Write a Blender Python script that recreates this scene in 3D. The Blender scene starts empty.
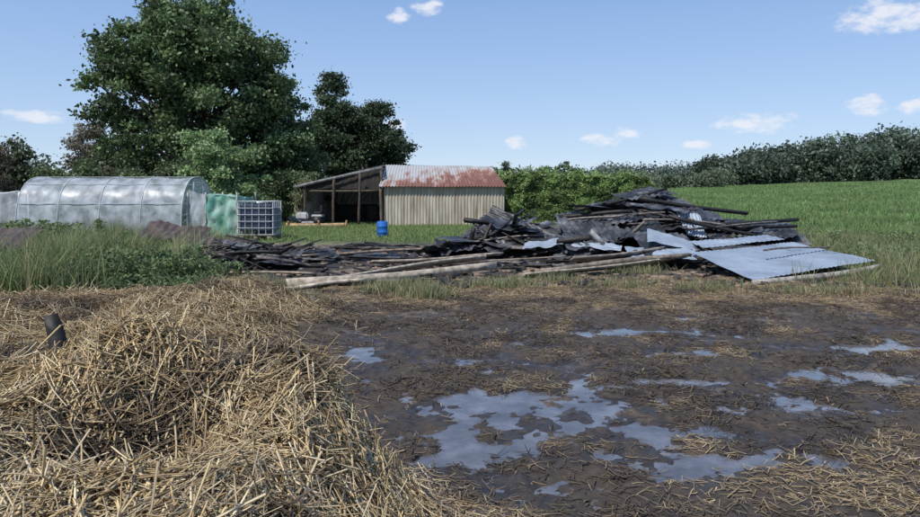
import bpy, bmesh, math, random
import numpy as np
from mathutils import Vector
random.seed(7)
rng = np.random.default_rng(7)
scene = bpy.context.scene
COL = scene.collection

# ------------------------------------------------------------ noise
_perm = np.random.default_rng(3).permutation(256)
_ga = np.random.default_rng(4).uniform(0, 2*np.pi, 256)
def pn(x, y, seed=0):
    x = np.asarray(x, float)+seed*17.37; y = np.asarray(y, float)+seed*9.71
    xi = np.floor(x).astype(int); yi = np.floor(y).astype(int)
    xf = x-xi; yf = y-yi
    u = xf*xf*xf*(xf*(xf*6-15)+10); v = yf*yf*yf*(yf*(yf*6-15)+10)
    def g(ix, iy, dx, dy):
        h = _perm[(_perm[ix & 255]+iy) & 255]
        return np.cos(_ga[h])*dx+np.sin(_ga[h])*dy
    a = g(xi, yi, xf, yf); b = g(xi+1, yi, xf-1, yf)
    c = g(xi, yi+1, xf, yf-1); d = g(xi+1, yi+1, xf-1, yf-1)
    return (a*(1-u)+b*u)*(1-v)+(c*(1-u)+d*u)*v
def fbm(x, y, s=1.0, o=4, seed=0):
    r = 0; a = 1.0
    for i in range(o):
        r = r+a*pn(np.asarray(x)/s, np.asarray(y)/s, seed+i*3); s *= .5; a *= .5
    return r
def ss(a, b, x):
    t = np.clip((x-a)/(b-a), 0, 1); return t*t*(3-2*t)
def gs(x, y, cx, cy, sx, sy):
    return np.exp(-((x-cx)/sx)**2-((y-cy)/sy)**2)

# ------------------------------------------------------------ terrain
PUD = [(-.96,6.4,.36,.45),(.75,5.05,.85,.45),(.22,4.2,.55,.3),(.5,3.5,.3,.22),(1.5,3.85,.45,.2),(1.2,4.5,.5,.22),
       (3.5,5.7,.8,.28),(.7,6.9,.5,.3),(2.6,4.9,.6,.2),(-.1,5.0,.25,.3),(4.2,6.8,.8,.2),(.1,6.2,.3,.3),(2.4,6.6,.6,.22),(1.9,5.6,.5,.2),(2.0,7.6,.8,.25),(5.2,5.0,.6,.25)]
def near_mound(x, y):
    ridge = .80*np.exp(-np.clip(y-2.5, 0, None)**2/(.62**2))*(.85+.15*ss(.2,2.3,y))*(1-.22*ss(-1.65,-2.3,x)*ss(1.2,2.2,y))
    edge = 1-ss(-.75, .28, x+.05*(y-2.6)+.12*fbm(x,y,.8,2,5))
    m = ridge*edge
    m = m+.19*gs(x,y,-1.22,2.75,.42,.4)+.12*gs(x,y,-.62,2.5,.22,.35)
    m = m-.16*gs(x,y,-.95,2.1,.22,.3)
    return m
def far_mound(x, y):
    return .38*np.exp(-((y-7.6-.15*x)/1.4)**2)*(1-ss(-2.9,-1.1,x))*ss(-14,-9,x)+.18*gs(x,y,-2.7,8.2,.9,.8)+.08*gs(x,y,-4.6,6.2,1.0,.6)
def H(x, y, detail=True):
    x = np.asarray(x, float); y = np.asarray(y, float)
    t = np.clip((y-24)/130, 0, 1.15)
    z = t*np.clip(1.2+.0285*x, .6, 5.5)*ss(-30, 20, x)
    z = z+.05*fbm(x, y, 6, 2, 11)*ss(8, 14, y)
    near = 1-ss(10.5, 13, y)
    z = z+near*.042
    for (cx, cy, sx, sy) in PUD:
        z = z-.043*gs(x, y, cx, cy, sx, sy)*near
    mm = near_mound(x, y); fm = far_mound(x, y)
    z = z+mm+fm
    z = z+(mm*.8+fm)*(.24*fbm(x, y, .6, 3, 21))
    z = z+.70*gs(x, y, 4.7, 17.4, 2.2, 1.3)+.35*gs(x, y, 1.1, 16.8, 1.0, .9)+.15*gs(x,y,-4,14.5,1.8,1.2)
    if detail:
        n = fbm(x, y, .9, 3, 31)*.04+fbm(x, y, .3, 4, 41)*.046
        z = z+n*(1-ss(11, 22, y))+.020*fbm(x,y,.07,2,51)*(1-ss(6,9,y))
    return z

# ------------------------------------------------------------ mesh helpers
def mk(name, V, F, mat, col=None, parent=None, smooth=False, extra=None):
    V = np.ascontiguousarray(V, dtype=np.float32); F = np.ascontiguousarray(F, dtype=np.int32)
    me = bpy.data.meshes.new(name)
    me.vertices.add(len(V)); me.vertices.foreach_set("co", V.ravel())
    k = F.shape[1]
    me.loops.add(F.size); me.loops.foreach_set("vertex_index", F.ravel())
    me.polygons.add(len(F))
    me.polygons.foreach_set("loop_start", np.arange(0, F.size, k, dtype=np.int32))
    me.polygons.foreach_set("loop_total", np.full(len(F), k, dtype=np.int32))
    if smooth: me.polygons.foreach_set("use_smooth", np.ones(len(F), dtype=bool))
    me.update(calc_edges=True)
    if col is not None:
        a = me.attributes.new("Col", 'FLOAT_COLOR', 'POINT')
        c = np.ones((len(V), 4), np.float32); c[:, :3] = col
        a.data.foreach_set("color", c.ravel())
    if extra is not None:
        a = me.attributes.new("wet", 'FLOAT', 'POINT'); a.data.foreach_set("value", np.asarray(extra, np.float32))
    me.materials.append(mat)
    o = bpy.data.objects.new(name, me); COL.objects.link(o)
    if parent: o.parent = parent
    return o
def empty(name):
    o = bpy.data.objects.new(name, None); COL.objects.link(o); return o
class Acc:
    def __init__(s): s.V=[]; s.F=[]; s.C=[]; s.n=0
    def add(s, V, F, c=None):
        V=np.asarray(V,float); s.V.append(V); s.F.append(np.asarray(F)+s.n); s.n+=len(V)
        s.C.append(np.tile(np.asarray(c if c is not None else (1,1,1),float),(len(V),1)) if c is None or np.ndim(c)==1 else c)
    def build(s, name, mat, parent=None, smooth=False):
        return mk(name, np.vstack(s.V), np.vstack(s.F), mat, np.vstack(s.C), parent, smooth)
BOXF = np.array([[0,1,2,3],[7,6,5,4],[0,4,5,1],[1,5,6,2],[2,6,7,3],[3,7,4,0]])
def box(c, s, rz=0):
    x,y,z = np.array(s)/2
    V = np.array([[-x,-y,-z],[-x,y,-z],[x,y,-z],[x,-y,-z],[-x,-y,z],[-x,y,z],[x,y,z],[x,-y,z]])
    ca,sa = math.cos(rz),math.sin(rz)
    R = np.array([[ca,-sa,0],[sa,ca,0],[0,0,1]])
    return V@R.T+np.array(c), BOXF
def nrm(v):
    v = np.asarray(v,float); return v/(np.linalg.norm(v,axis=-1,keepdims=True)+1e-9)
def plank(p0, p1, w, t, roll=0, warp=.015, n=7, taper=1.0):
    p0=np.array(p0,float); p1=np.array(p1,float); D=nrm(p1-p0)
    S=nrm(np.cross(D,[0.01,0,1])); U=np.cross(S,D)
    S2=S*math.cos(roll)+U*math.sin(roll); U2=-S*math.sin(roll)+U*math.cos(roll)
    V=[]; ph=random.random()*6
    for i in range(n):
        f=i/(n-1); k=1+(taper-1)*f
        c=p0+(p1-p0)*f+U2*warp*math.sin(ph+f*4)+S2*warp*math.cos(ph*2+f*3)
        for a,b in ((-1,-1),(1,-1),(1,1),(-1,1)):
            j=np.array([random.uniform(-1,1) for _ in range(3)])*min(w,t)*.07
            e = D*random.uniform(-.5,.5)*w*.5 if i in (0,n-1) else 0
            V.append(c+S2*a*w*k/2+U2*b*t*k/2+j+e)
    F=[]
    for i in range(n-1):
        for q in range(4):
            a=i*4+q; b=i*4+(q+1)%4; F.append([a,b,b+4,a+4])
    F.append([3,2,1,0]); e=(n-1)*4; F.append([e,e+1,e+2,e+3])
    return np.array(V),np.array(F)
def tube(pts, rad, k=6):
    pts=np.array(pts,float); n=len(pts); rad=np.broadcast_to(rad,(n,))
    T=nrm(np.gradient(pts,axis=0)); V=[]
    ref=np.array([0.3,.2,1.]) if abs(T[0][2])<.8 else np.array([1.,.1,0])
    for i in range(n):
        s=nrm(np.cross(T[i],ref)); u=np.cross(s,T[i])
        for q in range(k):
            a=2*math.pi*q/k; V.append(pts[i]+rad[i]*(s*math.cos(a)+u*math.sin(a)))
    F=[[i*k+q,i*k+(q+1)%k,(i+1)*k+(q+1)%k,(i+1)*k+q] for i in range(n-1) for q in range(k)]
    return np.array(V),np.array(F)
def cyl(c, r, h, axis='z', k=16, prof=None):
    prof = prof or [(0.001,0),(r,0),(r,h),(0.001,h)]
    V=[]
    for (rr,z) in prof:
        for q in range(k):
            a=2*math.pi*q/k; p=(rr*math.cos(a),rr*math.sin(a),z)
            if axis=='y': p=(p[0],p[2]-h/2,p[1])
            if axis=='x': p=(p[2]-h/2,p[0],p[1])
            V.append(p)
    F=[[i*k+q,i*k+(q+1)%k,(i+1)*k+(q+1)%k,(i+1)*k+q] for i in range(len(prof)-1) for q in range(k)]
    return np.array(V)+np.array(c),np.array(F)
def sheet(c00,c10,c11,c01,waves,amp,crump=.03,sag=0,seed=0,nv=14,jag=0.0):
    nu=max(8,int(waves*6)); u,v=np.meshgrid(np.linspace(0,1,nu+1),np.linspace(0,1,nv+1),indexing='ij')
    c=[np.array(q,float) for q in (c00,c10,c11,c01)]
    if jag:
        v = v*(1-jag*np.abs(pn(u*5,u*0,seed+2)))+jag*.5*np.abs(pn(u*7,u*0+3,seed+5))*(1-v)
    P=((1-u)*(1-v))[...,None]*c[0]+(u*(1-v))[...,None]*c[1]+(u*v)[...,None]*c[2]+((1-u)*v)[...,None]*c[3]
    N=nrm(np.cross(c[1]-c[0],c[3]-c[0])); 
    if N[2]<0: N=-N
    off=amp*np.sin(u*waves*2*np.pi)+crump*2*fbm(u*3,v*3,1,3,seed)-sag*4*u*(1-u)*np.sin(v*np.pi)
    P=P+off[...,None]*N
    idx=np.arange((nu+1)*(nv+1)).reshape(nu+1,nv+1)
    F=np.stack([idx[:-1,:-1],idx[1:,:-1],idx[1:,1:],idx[:-1,1:]],-1).reshape(-1,4)
    return P.reshape(-1,3),F

# ------------------------------------------------------------ materials
def newmat(name):
    m=bpy.data.materials.new(name); m.use_nodes=True; nt=m.node_tree
    return m,nt,nt.nodes['Principled BSDF']
def attr_mat(name, rough=.7, transl=0, noise=None, spec=.3, bump=None, amp=.5):
    m,nt,b=newmat(name); L=nt.links
    a=nt.nodes.new('ShaderNodeAttribute'); a.attribute_name='Col'; src=a.outputs['Color']
    if noise:
        tc=nt.nodes.new('ShaderNodeTexCoord')
        n=nt.nodes.new('ShaderNodeTexNoise'); n.inputs['Scale'].default_value=noise; n.inputs['Detail'].default_value=6
        L.new(tc.outputs['Object'],n.inputs['Vector'])
        mr=nt.nodes.new('ShaderNodeMapRange'); mr.inputs[1].default_value=.3; mr.inputs[2].default_value=.7
        mr.inputs[3].default_value=1-amp; mr.inputs[4].default_value=1+amp
        L.new(n.outputs['Fac'],mr.inputs[0])
        vm=nt.nodes.new('ShaderNodeVectorMath'); vm.operation='SCALE'
        L.new(src,vm.inputs[0]); L.new(mr.outputs[0],vm.inputs['Scale']); src=vm.outputs[0]
        if bump:
            bp=nt.nodes.new('ShaderNodeBump'); bp.inputs['Distance'].default_value=bump; bp.inputs['Strength'].default_value=.8
            L.new(n.outputs['Fac'],bp.inputs['Height']); L.new(bp.outputs[0],b.inputs['Normal'])
    L.new(src,b.inputs['Base Color']); b.inputs['Roughness'].default_value=rough
    b.inputs['Specular IOR Level'].default_value=spec
    if transl:
        t=nt.nodes.new('ShaderNodeBsdfTranslucent'); L.new(src,t.inputs['Color'])
        mx=nt.nodes.new('ShaderNodeMixShader'); mx.inputs[0].default_value=transl
        L.new(b.outputs[0],mx.inputs[1]); L.new(t.outputs[0],mx.inputs[2])
        L.new(mx.outputs[0],nt.nodes['Material Output'].inputs['Surface'])
    return m
def noise_mat(name, stops, scale=3, rough=.7, metal=0, bump=.01, stretch=(1,1,1), detail=8, spec=.4, coord='Object'):
    m,nt,b=newmat(name); L=nt.links
    tc=nt.nodes.new('ShaderNodeTexCoord'); mp=nt.nodes.new('ShaderNodeMapping'); mp.inputs['Scale'].default_value=stretch
    n=nt.nodes.new('ShaderNodeTexNoise'); n.inputs['Scale'].default_value=scale; n.inputs['Detail'].default_value=detail; n.inputs['Roughness'].default_value=.65
    L.new(tc.outputs[coord],mp.inputs[0]); L.new(mp.outputs[0],n.inputs['Vector'])
    r=nt.nodes.new('ShaderNodeValToRGB'); L.new(n.outputs['Fac'],r.inputs[0])
    e=r.color_ramp.elements
    e[0].position=stops[0][0]; e[0].color=(*stops[0][1],1); e[1].position=stops[-1][0]; e[1].color=(*stops[-1][1],1)
    for p,c in stops[1:-1]:
        q=e.new(p); q.color=(*c,1)
    L.new(r.outputs[0],b.inputs['Base Color']); b.inputs['Roughness'].default_value=rough; b.inputs['Metallic'].default_value=metal
    b.inputs['Specular IOR Level'].default_value=spec
    if bump:
        bp=nt.nodes.new('ShaderNodeBump'); bp.inputs['Distance'].default_value=bump; bp.inputs['Strength'].default_value=.7
        L.new(n.outputs['Fac'],bp.inputs['Height']); L.new(bp.outputs[0],b.inputs['Normal'])
    return m

M_straw=attr_mat('straw_mat',.5,0,spec=.4)
M_grass=attr_mat('grass_mat',.6,.35,spec=.3)
M_leaf=attr_mat('leaf_mat',.5,.3,spec=.4)
M_bark=attr_mat('bark_mat',.9,0,noise=6,bump=.03)
M_paint=attr_mat('object_paint',.5,0,noise=5,amp=.2,bump=.003)
M_char=attr_mat('charred_wood',.62,0,noise=9,amp=.7,bump=.02,spec=.5)
M_wood=attr_mat('weathered_wood',.75,0,noise=9,amp=.55,bump=.008)
M_metal=noise_mat('burnt_sheet_metal',[(.3,(.012,.012,.014)),(.46,(.036,.037,.042)),(.57,(.10,.105,.115)),(.70,(.24,.235,.23))],1.6,.48,.15,.012)
M_pale=noise_mat('galvanised_sheet',[(.25,(.08,.09,.11)),(.40,(.21,.255,.31)),(.7,(.34,.40,.47))],1.3,.5,.1,.004)
M_rustsheet=noise_mat('brown_sheet',[(.3,(.04,.028,.025)),(.55,(.085,.062,.056)),(.75,(.15,.12,.11))],2.5,.7,0,.01)

# ------------------------------------------------------------ world
SUN_EL, SUN_AZ = 54, 215
w=bpy.data.worlds.new('World'); scene.world=w; w.use_nodes=True; nt=w.node_tree; L=nt.links
bg=nt.nodes['Background']; bg.inputs[1].default_value=.14
sky=nt.nodes.new('ShaderNodeTexSky'); sky.sky_type='NISHITA'; sky.sun_disc=False
sky.sun_elevation=math.radians(SUN_EL); sky.sun_rotation=math.radians(SUN_AZ); sky.air_density=1.0; sky.dust_density=.2; sky.ozone_density=2.5
def M(op,a,b=None,c=None):
    n=nt.nodes.new('ShaderNodeMath'); n.operation=op
    for i,v in enumerate((a,b,c)):
        if v is None: continue
        if isinstance(v,(int,float)): n.inputs[i].default_value=v
        else: L.new(v,n.inputs[i])
    return n.outputs[0]
tc=nt.nodes.new('ShaderNodeTexCoord'); sp=nt.nodes.new('ShaderNodeSeparateXYZ'); L.new(tc.outputs['Generated'],sp.inputs[0])
az=M('MULTIPLY',M('ARCTAN2',sp.outputs[0],sp.outputs[1]),57.2958); el=M('MULTIPLY',M('ARCSINE',sp.outputs[2]),57.2958)
nz=nt.nodes.new('ShaderNodeTexNoise'); nz.inputs['Scale'].default_value=34; nz.inputs['Detail'].default_value=6; nz.inputs['Roughness'].default_value=.62
mpn=nt.nodes.new('ShaderNodeMapping'); mpn.inputs['Scale'].default_value=(1,1,2.0)
L.new(tc.outputs['Generated'],mpn.inputs[0]); L.new(mpn.outputs[0],nz.inputs['Vector'])
nf=M('SUBTRACT',nz.outputs['Fac'],.47)
tot=None
for (a,e,sw,sh) in [(33.0,12.7,3.8,1.5),(23.8,5.3,3.2,.9),(31.4,6.3,1.4,.9),(34.3,6.1,1.1,.7),(11.8,4.3,1.8,.6),(13.8,4.8,1.5,.6),
                     (5,4.25,1.1,.6),(-2.7,15.4,1.6,.7),(-5.3,14.7,1.0,.7),(-32.2,5.5,2.3,.6),(-5.5,5.7,1.3,.6),(19.5,3.8,1.2,.4),(55,14,6,2),(-55,12,6,2)]:
    dx=M('DIVIDE',M('SUBTRACT',az,a),sw); dy=M('DIVIDE',M('SUBTRACT',el,e),sh)
    q=M('SUBTRACT',1.0,M('ADD',M('MULTIPLY',dx,dx),M('MULTIPLY',dy,dy)))
    q=M('MAXIMUM',q,-1.0)
    tot=q if tot is None else M('MAXIMUM',tot,q)
mr=nt.nodes.new('ShaderNodeMapRange'); mr.interpolation_type='SMOOTHSTEP'; mr.inputs[1].default_value=.0; mr.inputs[2].default_value=1.3
L.new(M('ADD',M('MULTIPLY',tot,.9),M('MULTIPLY',nf,4.0)),mr.inputs[0])
gate=M('GREATER_THAN',tot,-.6)
mask=M('MULTIPLY',M('MULTIPLY',mr.outputs[0],gate),.85)
gr=nt.nodes.new('ShaderNodeValToRGB'); e=gr.color_ramp.elements
K=1/.14
e[0].position=0; e[0].color=(.55,.69,.91,1); e[1].position=.9; e[1].color=(.14,.26,.58,1)
q=e.new(.12); q.color=(.42,.59,.88,1); q=e.new(.32); q.color=(.24,.415,.79,1)
L.new(sp.outputs[2],gr.inputs[0])
gv=nt.nodes.new('ShaderNodeVectorMath'); gv.operation='SCALE'; L.new(gr.outputs[0],gv.inputs[0]); gv.inputs['Scale'].default_value=K
hs=nt.nodes.new('ShaderNodeMix'); hs.data_type='RGBA'; hs.inputs[0].default_value=.75
L.new(sky.outputs[0],hs.inputs[6]); L.new(gv.outputs[0],hs.inputs[7])
mx=nt.nodes.new('ShaderNodeMix'); mx.data_type='RGBA'
L.new(mask,mx.inputs[0]); L.new(hs.outputs[2],mx.inputs[6]); mx.inputs[7].default_value=(.86*K,.88*K,.95*K,1)
L.new(mx.outputs[2],bg.inputs[0])

sl=bpy.data.lights.new('sun','SUN'); sl.energy=4.7; sl.angle=math.radians(.6); sl.color=(1,.95,.87)
so=bpy.data.objects.new('sun',sl); COL.objects.link(so)
e_,a_=math.radians(SUN_EL),math.radians(SUN_AZ)
dv=Vector((math.sin(a_)*math.cos(e_),math.cos(a_)*math.cos(e_),math.sin(e_)))
so.rotation_euler=dv.to_track_quat('Z','Y').to_euler(); so.location=dv*50

# ------------------------------------------------------------ camera
cd=bpy.data.cameras.new('camera'); cam=bpy.data.objects.new('camera',cd); COL.objects.link(cam)
cam.location=(0,0,1.6); cam.rotation_euler=(math.radians(90),0,0)
cd.sensor_width=36; cd.lens=26.1; cd.shift_y=-.0725; cd.clip_end=5000; cd.clip_start=.05
scene.camera=cam
scene.view_settings.view_transform='Standard'; scene.view_settings.look='None'; scene.view_settings.exposure=0

# ------------------------------------------------------------ zones
def zones(x, y):
    j=.5*fbm(x,y,1.6,3,61); j2=1.2*fbm(x,y,3,3,63)
    straw=np.clip(ss(.10,.3,near_mound(x,y)+.15*j)+ss(.1,.3,far_mound(x,y)+.2*j),0,1)
    field=ss(20.5,21.5,y+j)*ss(5.5,8.5,x+j2-.05*(y-22))
    mud=(1-ss(10.3,11.6,y+j2))*ss(-6,-3.5,x+j2)
    burn=ss(-8.6,-7.0,x+j2)*(1-ss(6.8,8.8,x+j2-.12*(y-12)))*(1-ss(19.8,21.3,y+j2*.7))*ss(9.5,11,y+j2)
    return straw,field,mud,burn
def axis(lo, hi, step, far, growth):
    a=list(np.arange(lo,hi,step)); s=step; p=hi
    up=[]
    while p<far: up.append(p); s*=growth; p+=s
    up.append(far)
    return a,up
xa,xu=axis(-4.5,5.5,.028,2500,1.035)
xs=np.array(sorted(set([round(v,4) for v in xa+xu]+[round(-4.5-(v-5.5)-.028,4) for v in xu])))
ya,yu=axis(1.2,9.5,.028,3000,1.03)
ys=np.array(sorted([-60,-20,-6,-2,-.5,.2,.6,.9]+ya+yu))
X,Y=np.meshgrid(xs,ys,indexing='ij'); Z=H(X,Y)
st,fi,mu,bu=zones(X,Y)
def lerp(a,b,t): return a*(1-t[...,None])+b*t[...,None]
n1=fbm(X,Y,.6,4,71); n2=fbm(X,Y,.15,3,73); n3=fbm(X,Y,4,3,75)
O=np.ones(X.shape+(3,))
c=O*np.array([.095,.118,.045])
c=c*(1+.5*np.clip(n1+n3,-1,1))[...,None]
fc=np.array([.085,.135,.048])*(1+.22*n3+.24*fbm(X,Y,18,3,77)+.25*pn(X*.5,Y*.06,78))[...,None]
c=lerp(c,fc,fi)
mudc=lerp(O*np.array([.050,.039,.030]),O*np.array([.135,.10,.065]),ss(.05,.6,n1+.5*n2+.5*ss(7,10,Y)-.10))
c=lerp(c,mudc,mu)
bc=lerp(O*np.array([.030,.026,.024]),O*np.array([.25,.18,.125]),ss(-.28,.32,n1*.8+.4*n3-1.2*gs(X,Y,4.5,17,3.4,2.4)-1.2*gs(X,Y,.8,16.5,1.6,1.6)-.8*gs(X,Y,-4.2,14.2,1.5,1.3)))
c=lerp(c,bc,bu)
c=lerp(c,O*np.array([.12,.085,.045]),st)
wet=np.clip(mu*(1-st)*ss(.13,-.05,(Z-.02)*3-.3*n1)*(1-ss(7.5,10.5,Y)),0,1)
c=c*(1-.3*wet)[...,None]
c=np.clip(c,0.008,1)
idx=np.arange(X.size).reshape(X.shape)
F=np.stack([idx[:-1,:-1],idx[1:,:-1],idx[1:,1:],idx[:-1,1:]],-1).reshape(-1,4)
mg,ntg,b=newmat('ground_mat'); Lg=ntg.links
at=ntg.nodes.new('ShaderNodeAttribute'); at.attribute_name='Col'; aw=ntg.nodes.new('ShaderNodeAttribute'); aw.attribute_name='wet'
tcg=ntg.nodes.new('ShaderNodeTexCoord')
ng=ntg.nodes.new('ShaderNodeTexNoise'); ng.inputs['Scale'].default_value=14; ng.inputs['Detail'].default_value=10; ng.inputs['Roughness'].default_value=.7
Lg.new(tcg.outputs['Object'],ng.inputs['Vector'])
mrg=ntg.nodes.new('ShaderNodeMapRange'); mrg.inputs[1].default_value=.3; mrg.inputs[2].default_value=.7; mrg.inputs[3].default_value=.45; mrg.inputs[4].default_value=1.6
Lg.new(ng.outputs['Fac'],mrg.inputs[0])
vg=ntg.nodes.new('ShaderNodeVectorMath'); vg.operation='SCALE'; Lg.new(at.outputs['Color'],vg.inputs[0]); Lg.new(mrg.outputs[0],vg.inputs['Scale'])
Lg.new(vg.outputs[0],b.inputs['Base Color'])
rr=ntg.nodes.new('ShaderNodeMapRange'); rr.inputs[3].default_value=.9; rr.inputs[4].default_value=.25; Lg.new(aw.outputs['Fac'],rr.inputs[0]); Lg.new(rr.outputs[0],b.inputs['Roughness'])
bp=ntg.nodes.new('ShaderNodeBump'); bp.inputs['Distance'].default_value=.02; bp.inputs['Strength'].default_value=.85
Lg.new(ng.outputs['Fac'],bp.inputs['Height']); Lg.new(bp.outputs[0],b.inputs['Normal'])
mk('ground',np.stack([X,Y,Z],-1).reshape(-1,3),F,mg,c.reshape(-1,3),None,True,wet.ravel())

mw=noise_mat('muddy_water',[(.3,(.04,.036,.034)),(.5,(.10,.098,.105)),(.7,(.19,.195,.215))],2.6,.07,0,0,spec=.7)
ntw=mw.node_tree; bw=ntw.nodes['Principled BSDF']; nw=ntw.nodes.new('ShaderNodeTexNoise'); nw.inputs['Scale'].default_value=9
tw=ntw.nodes.new('ShaderNodeTexCoord'); ntw.links.new(tw.outputs['Object'],nw.inputs['Vector'])
bpw=ntw.nodes.new('ShaderNodeBump'); bpw.inputs['Distance'].default_value=.004; bpw.inputs['Strength'].default_value=.3
ntw.links.new(nw.outputs['Fac'],bpw.inputs['Height']); ntw.links.new(bpw.outputs[0],bw.inputs['Normal'])
WL=.008
mk('puddle_water',[[-2.2,2.6,WL],[6.5,2.6,WL],[6.5,8.4,WL],[-2.2,8.4,WL]],[[0,1,2,3]],mw)

# ------------------------------------------------------------ strands
def strands(name, Cn, ang, pitch, Ln, Wd, col, bend, segs=3, mat=M_straw, parent=None):
    n=len(Cn); D=np.stack([np.cos(ang)*np.cos(pitch),np.sin(ang)*np.cos(pitch),np.sin(pitch)],-1)
    up=np.array([0,0,1.]); S=nrm(np.cross(D,up)); U=np.cross(S,D)
    ba=rng.uniform(0,2*np.pi,n); B=S*np.cos(ba)[:,None]-U*np.abs(np.sin(ba))[:,None]
    kk=rng.uniform(-.3,.3,n)
    ts=np.linspace(-.5,.5,segs+1); V=np.zeros((n,segs+1,3,3))
    for i,t in enumerate(ts):
        P=Cn+D*(Ln*t)[:,None]+B*(bend*Ln*(4*t*t+kk*np.abs(t)*2*(t>0)))[:,None]
        wk=1-.35*(i==segs)
        for q in range(3):
            a=2*np.pi*q/3+.5
            V[:,i,q]=P+(S*math.cos(a)+U*math.sin(a)*.55)*(Wd*wk/2)[:,None]
    base=(np.arange(n)*(segs+1)*3)[:,None]
    loc=np.array([[i*3+q,i*3+(q+1)%3,(i+1)*3+(q+1)%3,(i+1)*3+q] for i in range(segs) for q in range(3)])
    F=(base[:,:,None]+loc[None]).reshape(-1,4)
    return mk(name,V.reshape(-1,3),F,mat,np.repeat(col,(segs+1)*3,axis=0),parent)
STRAW=np.array([[.66,.52,.30],[.58,.435,.225],[.72,.60,.39],[.48,.345,.175],[.30,.21,.11],[.60,.48,.29],[.42,.335,.21]])
def straw_cols(n,dark):
    c=STRAW[rng.integers(0,len(STRAW),n)]*rng.uniform(.65,1.12,(n,1))
    d=np.clip(dark,0,1)[:,None]
    return c*(1-d)+np.array([.06,.044,.033])*d*rng.uniform(.5,1.9,(n,1))
def slope_pitch(x,y,ang):
    e=.05; dx=(H(x+e,y,False)-H(x-e,y,False))/(2*e); dy=(H(x,y+e,False)-H(x,y-e,False))/(2*e)
    return np.arctan(dx*np.cos(ang)+dy*np.sin(ang))
# near pile
N=120000; x=rng.uniform(-3.8,.75,N); y=rng.uniform(.9,4.0,N)
hm=near_mound(x,y)+.08*fbm(x,y,.5,2,81); k=rng.random(N)<ss(.04,.22,hm); x,y=x[k],y[k]; n=len(x)
wisp=np.round(fbm(x,y,.22,2,84)*9)/9
ang=fbm(x,y,.5,2,83)*5+wisp*5+rng.normal(0,.42,n)+2.2
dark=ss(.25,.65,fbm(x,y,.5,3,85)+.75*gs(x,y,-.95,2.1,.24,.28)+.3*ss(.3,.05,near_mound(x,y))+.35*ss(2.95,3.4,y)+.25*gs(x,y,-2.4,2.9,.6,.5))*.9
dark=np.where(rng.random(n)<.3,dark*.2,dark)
lift=rng.random(n)**2*.075
pt=slope_pitch(x,y,ang)+rng.normal(0,.17,n)
ln=rng.uniform(.05,.24,n)*np.where(rng.random(n)<.15,1.7,1)
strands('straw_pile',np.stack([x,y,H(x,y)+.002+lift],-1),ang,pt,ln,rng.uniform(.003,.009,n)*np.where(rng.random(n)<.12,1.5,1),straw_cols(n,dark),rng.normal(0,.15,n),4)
# far pile
N=80000; x=rng.uniform(-9,-.6,N); y=rng.uniform(3.8,11.5,N)
hm=far_mound(x,y)+.12*fbm(x,y,.9,2,91)+.12*(y<6); k=rng.random(N)<ss(.03,.2,hm)*(1-.97*ss(8.4,9.8,y+1.2*fbm(x,y,2,2,93)+(-x-4)*.25))*(1-ss(-2.2,-1.6,x)*(y<6)); x,y=x[k],y[k]; n=len(x)
ang=fbm(x,y,.7,2,95)*7+rng.normal(0,.6,n)
dark=ss(.08,.42,fbm(x,y,1.0,3,97)+.75*ss(6.2,5.0,y)+.45*gs(x,y,-1.8,7.4,.7,.6))*.93
dark=np.where(rng.random(n)<.2,dark*.3,dark)
pt=slope_pitch(x,y,ang)+rng.normal(0,.22,n)
strands('straw_heap',np.stack([x,y,H(x,y)+.005+rng.random(n)**2*.08],-1),ang,pt,rng.uniform(.08,.34,n),rng.uniform(.005,.013,n),straw_cols(n,dark),rng.normal(0,.14,n),2)
# scattered on mud
N=190000; y=1.6+rng.random(N)**1.1*10.8; x=rng.uniform(-4.5,11,N)
k=(np.abs(x)<y*.8+.5); x,y=x[k],y[k]; n=len(x)
corner=gs(x,y,2.15,3.35,.75,.5)
z=H(x,y); dens=ss(-.3,.35,fbm(x,y,.8,4,101)+.8*corner+.35*ss(8,10.5,y)+.3*ss(1.2,0,x)*ss(4.2,2.5,y))
k=(z>WL+.003)&(rng.random(n)<dens*.9+.08)&(near_mound(x,y)<.15)&(far_mound(x,y)<.2); x,y,z,corner=x[k],y[k],z[k],corner[k]; n=len(x)
ang=fbm(x,y,.5,2,103)*7+rng.normal(0,.8,n)
tan=ss(-.05,.55,fbm(x,y,.8,4,105)+.8*corner+.5*ss(8.6,10.5,y)+.3*gs(x,y,.3,2.9,.5,.5))
dark=np.clip(.92-tan*.68+rng.normal(0,.13,n)-(rng.random(n)<.07)*.4,0,1)
strands('scattered_straw',np.stack([x,y,z+.002+rng.random(n)*.010],-1),ang,slope_pitch(x,y,ang)+rng.normal(0,.08,n),rng.uniform(.03,.15,n),rng.uniform(.003,.009,n)*(1+y*.06),straw_cols(n,dark)*np.array([.9,.88,.85]),rng.normal(0,.13,n),2)

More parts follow.
